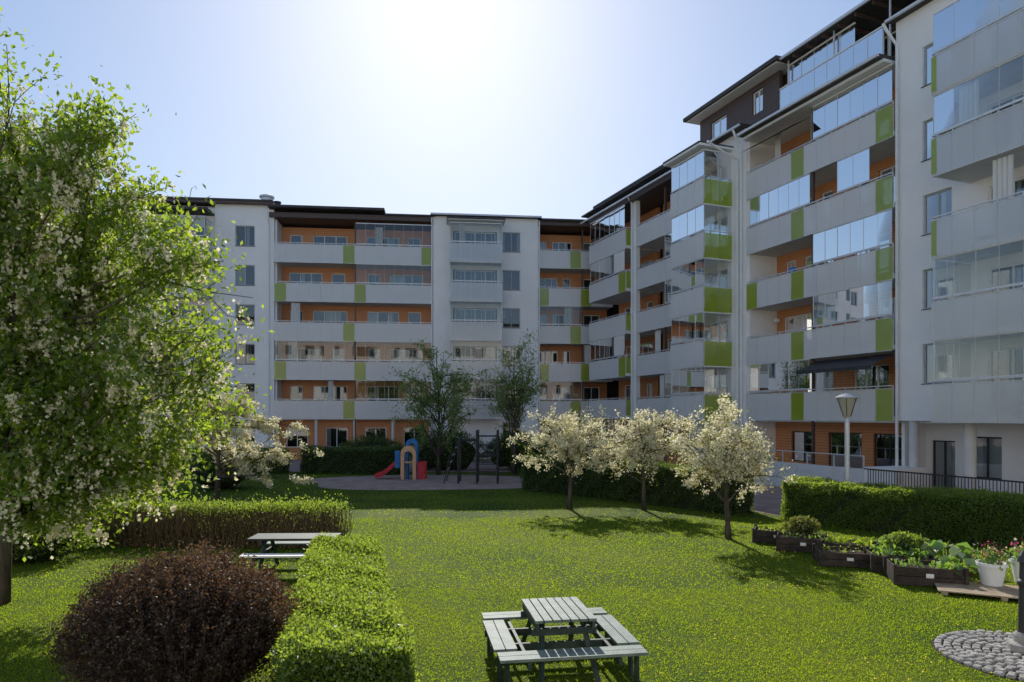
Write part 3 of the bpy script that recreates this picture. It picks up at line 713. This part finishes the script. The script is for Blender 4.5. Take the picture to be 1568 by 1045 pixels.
def ptable2(cx,cy,ang):
    e=empty('picnic_table',(cx,cy,0)); T=rotT(cx,cy,ang); t=MB()
    for i in range(5): t.box(-.9,.9,-.33+i*.134,-.33+i*.134+.122,.715,.75,'tableframe',T)
    for s in (-1,1):
        for k in (0,1): t.box(-.9,.9,s*.68-.14+k*.145,s*.68-.14+k*.145+.132,.455,.49,'tabletop' if s>0 else 'white',T)
        t.box(s*.62-.025,s*.62+.025,-.84,.84,.36,.452,'tableframe',T); t.box(s*.62-.025,s*.62+.025,-.33,.33,.62,.712,'tableframe',T)
        for q in (-1,1): t.tube([T(s*.57,q*.2,.70),T(s*.57,q*.62,0)],.045,'tableframe',4)
    t.obj('planks_and_frame',e)
ptable2(-4.6,14.5,.03)
# ------------------------------------------------------------------ planters
def planter(cx,cy,w,d,h,ang,plant):
    e=empty('raised_planter_bed',(cx,cy,0)); T=rotT(cx,cy,ang); t=MB()
    for k in range(2):
        z0=.02+k*h/2; z1=z0+h/2-.012
        t.box(-w/2,w/2,-d/2,-d/2+.025,z0,z1,'planter',T); t.box(-w/2,w/2,d/2-.025,d/2,z0,z1,'planter',T)
        t.box(-w/2,-w/2+.025,-d/2+.026,d/2-.026,z0,z1,'planter',T); t.box(w/2-.025,w/2,-d/2+.026,d/2-.026,z0,z1,'planter',T)
    for a in (-1,1):
        for b in (-1,1): t.box(a*(w/2+.008)-.03,a*(w/2+.008)+.03,b*(d/2+.008)-.03,b*(d/2+.008)+.03,0,h+.05,'planter',T)
    t.box(-w*.06,w*.05,-d/2-.012,-d/2-.002,h*.5,h*.72,'white',T)
    t.obj('collar',e)
    s=MB(); N=8
    vs=[T(-w/2+.03+(w-.06)*i/N,-d/2+.03+(d-.06)*j/N,h-.06+random.uniform(-.02,.03)) for j in range(N+1) for i in range(N+1)]
    s.poly(vs,[(j*(N+1)+i,j*(N+1)+i+1,(j+1)*(N+1)+i+1,(j+1)*(N+1)+i) for i in range(N) for j in range(N)],'soil'); s.obj('soil',e)
    if plant:
        n=plant[0]; c=np.stack([rng.uniform(-w/2*.85,w/2*.85,n),rng.uniform(-d/2*.85,d/2*.85,n),h+np.abs(rng.normal(0,plant[2],n))],1)
        c=np.array([T(*q) for q in c]); leafquads('plants',[(c,plant[1],plant[1]*.5,rng.normal(0,.7,(n,3))+np.array([0,0,.8]),plant[3])],e)
an=math.radians(-52)
planter(6.95,17.9,1.1,.75,.32,an+.5,(120,.1,.04,'hedge'))
planter(7.15,16.8,1.15,.8,.34,an+.55,(60,.08,.03,'bigleaf'))
planter(7.9,16.0,1.15,.8,.34,an+.3,(200,.10,.06,'leaf_big'))
planter(7.45,15.2,1.2,.8,.30,an+.65,(50,.08,.03,'hedge'))
planter(8.3,14.6,1.2,.8,.34,an+.6,(300,.12,.08,'bigleaf'))
planter(8.15,13.5,1.2,.8,.36,an+.62,(80,.1,.04,'bigleaf'))
def leafy(name,c,n,r,Ls,mk,rise=.4):
    e=empty(name,(c[0],c[1],0)); mb=MB(); cs=[];ax=[]
    for i in range(n):
        th=rng.uniform(0,2*math.pi); rr=r*rng.uniform(.3,1); h=rise*rng.uniform(.6,1.2)*(1-.4*rr/r)
        tip=np.array([c[0]+rr*math.cos(th),c[1]+rr*math.sin(th),c[2]+h]); b=np.array([c[0],c[1],c[2]])
        mb.tube([b,(b+tip)/2+np.array([0,0,.08]),tip],.008,'twig',4,False)
        cs.append(tip); ax.append([math.cos(th),math.sin(th),rng.uniform(-.5,.3)])
    leafquads('leaves',[(np.array(cs),Ls,Ls*.75,np.array(ax),mk)],e); mb.obj('stalks',e)
leafy('rhubarb_plant',(9.2,14.4,.05),60,.6,.30,'bigleaf',.55)
leafy('rhubarb_plant',(8.75,13.3,.05),45,.45,.24,'bigleaf',.45)
leafy('rhubarb_plant',(8.6,15.3,.3),40,.4,.20,'bigleaf',.35)
shrub('herb_bush',(7.4,17.4,.45),(.4,.35,.28),900,.06,'leaf_cop','core',ntw=10)
shrub('herb_bush',(8.55,14.9,.45),(.45,.35,.3),1100,.06,'hedge','core',ntw=10)
def pot(c,r,h,mk):
    e=empty('flower_pot',(c[0],c[1],0)); mb=MB()
    mb.lathe(c,[(r*.68,0),(r*.95,h*.85),(r*1.06,h*.86),(r*1.06,h),(r*.93,h),(r*.9,h*.9)],mk,24); mb.obj('pot',e,False)
    n=260; p=np.array([c[0],c[1],c[2]+h+.08])+rng.normal(0,1,(n,3))*np.array([r*.5,r*.5,.09]); leafquads('plant',[(p,.10,.04,rng.normal(0,.6,(n,3))+np.array([0,0,1.]),'bigleaf'),
      (p[:70]+np.array([0,0,.10]),.05,.045,None,'flower_r'),(p[90:115]+np.array([0,0,.12]),.05,.045,None,'blossom')],e)
    m2=MB()
    for i in range(14):
        a=rng.uniform(0,6.28); q=(c[0]+r*.8*math.cos(a),c[1]+r*.8*math.sin(a),c[2]+h+rng.uniform(.2,.42)); m2.tube([(c[0],c[1],c[2]+h*.9),q],.004,'twig',3,False)
    m2.obj('stems',e)
pot((9.1,12.95,.1),.25,.42,'white'); pot((9.85,13.1,.1),.25,.45,'white')
e=empty('wooden_pallet',(9.0,12.6,0)); T=rotT(8.95,12.55,-.45); t=MB()
for i in range(9): t.box(-1.0,1.0,-.5+i*.115,-.5+i*.115+.1,.075,.098,'palletwood',T)
for q in (-.95,-.05,.85): t.box(q,q+.1,-.5,.52,0,.073,'palletwood',T)
t.obj('boards',e)
CX=7.02
e=empty('cobblestone_circle',(CX,9.3,0)); t=MB(); 
for ring in range(1,10):
    rr=ring*.115; k=max(5,int(2*math.pi*rr/.125))
    for i in range(k):
        a=2*math.pi*i/k+ring*.3; x=CX+rr*math.cos(a); y=9.3+rr*math.sin(a); w=random.uniform(.042,.056); h=random.uniform(.03,.05)
        T=rotT(x,y,a+random.uniform(-.2,.2)); vs=[];pr=[(1,0),(1,.6),(.72,1)]
        for m_,zz in pr:
            for cx_,cy_ in ((-1,-.7),(-.7,-1),(.7,-1),(1,-.7),(1,.7),(.7,1),(-.7,1),(-1,.7)): vs.append(T(cx_*w*m_,cy_*w*m_,.01+h*zz))
        fs=[(l*8+j,l*8+(j+1)%8,(l+1)*8+(j+1)%8,(l+1)*8+j) for l in range(2) for j in range(8)]+[tuple(16+j for j in range(8))]
        t.poly(vs,fs,'stone')
t.obj('setts',e)
pl=[(CX+1.12*math.cos(i*.314),9.3+1.12*math.sin(i*.314)) for i in range(20)]
o=meshobj('sand_joint',[(x,y,.010) for x,y in pl],[tuple(range(20))],'soil',e)
PX=7.13
e=empty('hand_water_pump',(PX,9.5,0)); t=MB(); c=(PX,9.5,.03)
t.lathe(c,[(.20,0),(.20,.10),(.14,.13),(.13,.22),(.10,.26)],'stone',20)
t.lathe(c,[(.085,.26),(.075,.3),(.065,.9),(.085,.92),(.085,.97),(.06,1.0),(.055,1.22),(.09,1.24),(.07,1.32),(.02,1.40)],'dark',16)
t.tube([(PX,9.5,1.0),(PX+.02,9.38,1.02),(PX+.03,9.3,.95),(PX+.03,9.29,.86)],.028,'dark',8)
t.tube([(PX,9.5,1.33),(PX+.12,9.56,1.42),(PX+.27,9.6,1.3),(PX+.35,9.62,.95),(PX+.38,9.63,.75)],.016,'dark',8)
t.obj('pump',e,False)
e=empty('street_lamp',(10.8,22.0,0)); t=MB(); c=(10.8,22.0,0)
t.lathe(c,[(.13,0),(.13,.35),(.085,.4),(.075,3.1),(.05,3.15),(.05,3.28)],'metal',14)
t.obj('pole',e,False); t=MB()
t.lathe((10.8,22,3.25),[(.09,0),(.12,.06),(.30,.60),(.31,.62)],'lampglass',18); t.obj('lantern_glass',e)
t=MB(); t.lathe((10.8,22,3.87),[(.36,0),(.35,.04),(.16,.12),(.05,.16)],'frame',18)
for i in range(6):
    a=i*math.pi/3; t.tube([(10.8+.12*math.cos(a),22+.12*math.sin(a),3.28),(10.8+.32*math.cos(a),22+.32*math.sin(a),3.87)],.012,'dark',4)
t.obj('lantern_cap',e)
# ------------------------------------------------------------------ playground
e=empty('playground_slide',(-5.6,36,0)); 
def archpanel(mb,x0,x1,y,th,z1,k,hole=True):
    n=12; out=[];inn=[]; cx=(x0+x1)/2; r=(x1-x0)/2; ri=r*.55
    out=[(x0,0)]+[(cx-r*math.cos(math.pi*i/n),z1-r+r*math.sin(math.pi*i/n)) for i in range(n+1)]+[(x1,0)]
    inn=[(cx-ri,0)]+[(cx-ri*math.cos(math.pi*i/n),z1-r-.1+ri*math.sin(math.pi*i/n)) for i in range(n+1)]+[(cx+ri,0)]
    m=len(out); vs=[(a,y,b) for a,b in out]+[(a,y,b) for a,b in inn]+[(a,y+th,b) for a,b in out]+[(a,y+th,b) for a,b in inn]; fs=[]
    for i in range(m-1):
        fs+=[(i,i+1,m+i+1,m+i),(2*m+i,3*m+i,3*m+i+1,2*m+i+1),(i,2*m+i,2*m+i+1,i+1),(m+i,m+i+1,3*m+i+1,3*m+i)]
    mb.poly(vs,fs,k)
t=MB(); archpanel(t,-5.75,-4.95,35.2,.06,1.75,'peach'); archpanel(t,-5.75,-4.95,36.1,.06,1.75,'peach'); t.box(-5.75,-4.95,35.27,36.09,.85,.92,'peach')
archpanel(t,-5.55,-4.9,35.55,.3,2.1,'blue'); t.obj('tower',e)
t=MB()
pts=[(-5.7,.95),(-6.0,.85),(-6.4,.45),(-6.8,.18),(-7.1,.12)]
for i in range(4):
    (xa,za),(xb,zb)=pts[i],pts[i+1]
    t.poly([(xa,35.35,za),(xb,35.35,zb),(xb,36.0,zb),(xa,36.0,za)],[(0,1,2,3)],'red')
    for yy in (35.32,36.0): t.poly([(xa,yy,za-.05),(xb,yy,zb-.05),(xb,yy,zb+.2),(xa,yy,za+.2),(xa,yy+.04,za-.05),(xb,yy+.04,zb-.05),(xb,yy+.04,zb+.2),(xa,yy+.04,za+.2)],[(0,1,2,3),(4,7,6,5),(3,2,6,7),(0,4,5,1)],'red')
t.box(-4.9,-4.5,35.3,35.36,0,.9,'red'); t.box(-4.9,-4.5,36.0,36.06,0,.9,'red')
for k in range(3): t.box(-4.9+.13*k,-4.78+.13*k,35.37,35.99,.6-.22*k,.65-.22*k,'yellow')
t.box(-6.05,-5.8,35.27,35.31,.6,1.5,'blue'); t.obj('chute_and_steps',e)
e=empty('climbing_frame',(-1.7,33.5,0)); t=MB()
for x in (-2.6,-1.7,-.7):
    for y_ in (33.0,34.3): t.tube([(x,y_,0),(x,y_,2.6 if x>-2 else 2.1)],.05,'dark',8)
for z in (.5,.95,1.4,1.85,2.3):
    for y_ in (33.0,34.3): t.tube([(-1.7,y_,z),(-.7,y_,z)],.022,'dark',6)
for x,zz in ((-2.6,2.1),(-1.7,2.5),(-.7,2.5)): t.tube([(x,33,zz),(x,34.3,zz)],.03,'dark',6)
t.box(-1.65,-.75,33.05,34.25,1.3,1.36,'planter')
for y_ in (33.0,34.3): t.tube([(-2.6,y_,2.1),(-1.7,y_,2.1)],.03,'dark',6); t.tube([(-3.3,y_,0),(-3.0,y_,1.4),(-2.6,y_,2.1)],.03,'dark',6)
for k in range(5): t.tube([(-3.25+.13*k,33,.35+.35*k),(-3.25+.13*k,34.3,.35+.35*k)],.02,'metal',6)
t.obj('bars',e)
# ------------------------------------------------------------------ person on a balcony
def person(loc,h,shirt,trouser,pose,face=0.):
    e=empty('person',loc); s=h/1.75
    m,nt,out=newmat('clothed_body'); N=nt.nodes; L=nt.links
    p=N.new('ShaderNodeBsdfPrincipled'); p.inputs['Roughness'].default_value=.8
    tc=N.new('ShaderNodeTexCoord'); sp=N.new('ShaderNodeSeparateXYZ'); L.new(tc.outputs['Object'],sp.inputs[0])
    mt=N.new('ShaderNodeMath'); mt.operation='DIVIDE'; mt.inputs[1].default_value=1.75; L.new(sp.outputs['Z'],mt.inputs[0])
    r=N.new('ShaderNodeValToRGB'); r.color_ramp.interpolation='CONSTANT'; E=r.color_ramp.elements
    E[0].position=0; E[0].color=(.03,.025,.02,1); E[1].position=.05; E[1].color=(*trouser,1)
    a=E.new(.545); a.color=(*shirt,1); b=E.new(.845); b.color=(.5,.3,.21,1); c2=E.new(.965); c2.color=(.06,.035,.02,1)
    L.new(mt.outputs[0],r.inputs[0]); L.new(r.outputs[0],p.inputs['Base Color']); L.new(p.outputs[0],out.inputs[0])
    me=bpy.data.meshes.new('body'); V=[(0,0,.95),(0,0,1.15),(0,.01,1.38),(0,0,1.50),(0,-.01,1.58),(0,-.01,1.70)]; rad=[.145,.13,.15,.055,.085,.09]
    E_=[(0,1),(1,2),(2,3),(3,4),(4,5)]
    for sx in (-1,1):
        o=len(V); V+=[(sx*.19,0,1.40),(sx*.25,.02,1.13),(sx*.22,-.20,1.08),(sx*.20,-.28,1.10)]
        rad+=[.065,.045,.032,.035]; E_+=[(2,o),(o,o+1),(o+1,o+2),(o+2,o+3)]
        o=len(V)
        V+=[(sx*.10,0,.88),(sx*.11,-.02,.50),(sx*.11,0,.09),(sx*.12,-.15,.04)]; rad+=[.095,.062,.042,.035]
        E_+=[(0,o),(o,o+1),(o+1,o+2),(o+2,o+3)]
    me.from_pydata(V,E_,[]); ob=bpy.data.objects.new('body',me); COL.objects.link(ob); me.materials.append(m)
    ob.parent=e
    ob.modifiers.new('skin','SKIN')
    try:
        sv=me.skin_vertices[0].data
        for i,q in enumerate(sv): q.radius=(rad[i],rad[i]*.8); q.use_root=(i==0)
    except Exception as ex: print('skin',ex)
    sb=ob.modifiers.new('sub','SUBSURF'); sb.levels=1; sb.render_levels=2
    e.scale=(s,s,s); e.rotation_euler=(0,0,face); return e
q=R.T(6.1,-.35,9.1); person(q,1.78,(.05,.2,.5),(.1,.1,.12),'rail',math.radians(-70))
# ------------------------------------------------------------------ light, world, camera
EL=34.0; AZ=-6.0
w=bpy.data.worlds.new('World'); scene.world=w; w.use_nodes=True; nt=w.node_tree
bg=nt.nodes.get('Background') or nt.nodes.new('ShaderNodeBackground')
sk=nt.nodes.new('ShaderNodeTexSky'); sk.sky_type='NISHITA'; sk.sun_disc=False
sk.sun_elevation=math.radians(EL); sk.sun_rotation=math.radians(AZ); sk.air_density=1.0; sk.dust_density=.6; sk.ozone_density=3.2
def vm(op,val=None):
    n=nt.nodes.new('ShaderNodeVectorMath'); n.operation=op
    if val is not None: n.inputs[1].default_value=val
    return n
a=vm('MULTIPLY',(.08,.08,.08)); b=vm('ADD',(1,1,1)); c=vm('DIVIDE'); g=vm('MULTIPLY',(1.34,1.39,1.52))
nt.links.new(sk.outputs[0],a.inputs[0]); nt.links.new(a.outputs[0],b.inputs[0]); nt.links.new(sk.outputs[0],c.inputs[0]); nt.links.new(b.outputs[0],c.inputs[1])
nt.links.new(c.outputs[0],g.inputs[0]); nt.links.new(g.outputs[0],bg.inputs[0]); bg.inputs[1].default_value=.13
l=bpy.data.lights.new('sun','SUN'); l.energy=5; l.angle=math.radians(.5); l.color=(1,.95,.87)
so=bpy.data.objects.new('sun',l); COL.objects.link(so)
d=Vector((math.sin(math.radians(AZ))*math.cos(math.radians(EL)),math.cos(math.radians(AZ))*math.cos(math.radians(EL)),math.sin(math.radians(EL))))
so.rotation_euler=d.to_track_quat('Z','Y').to_euler(); so.location=(0,30,40)
cam=bpy.data.cameras.new('camera'); cam.lens=24; cam.sensor_width=36; cam.shift_y=.073; cam.clip_end=2000; cam.clip_start=.1
co=bpy.data.objects.new('camera',cam); COL.objects.link(co); co.location=(0,0,3.3); co.rotation_euler=(math.radians(90),0,0)
scene.camera=co
scene.view_settings.view_transform='Standard'; scene.view_settings.look='None'; scene.view_settings.exposure=0
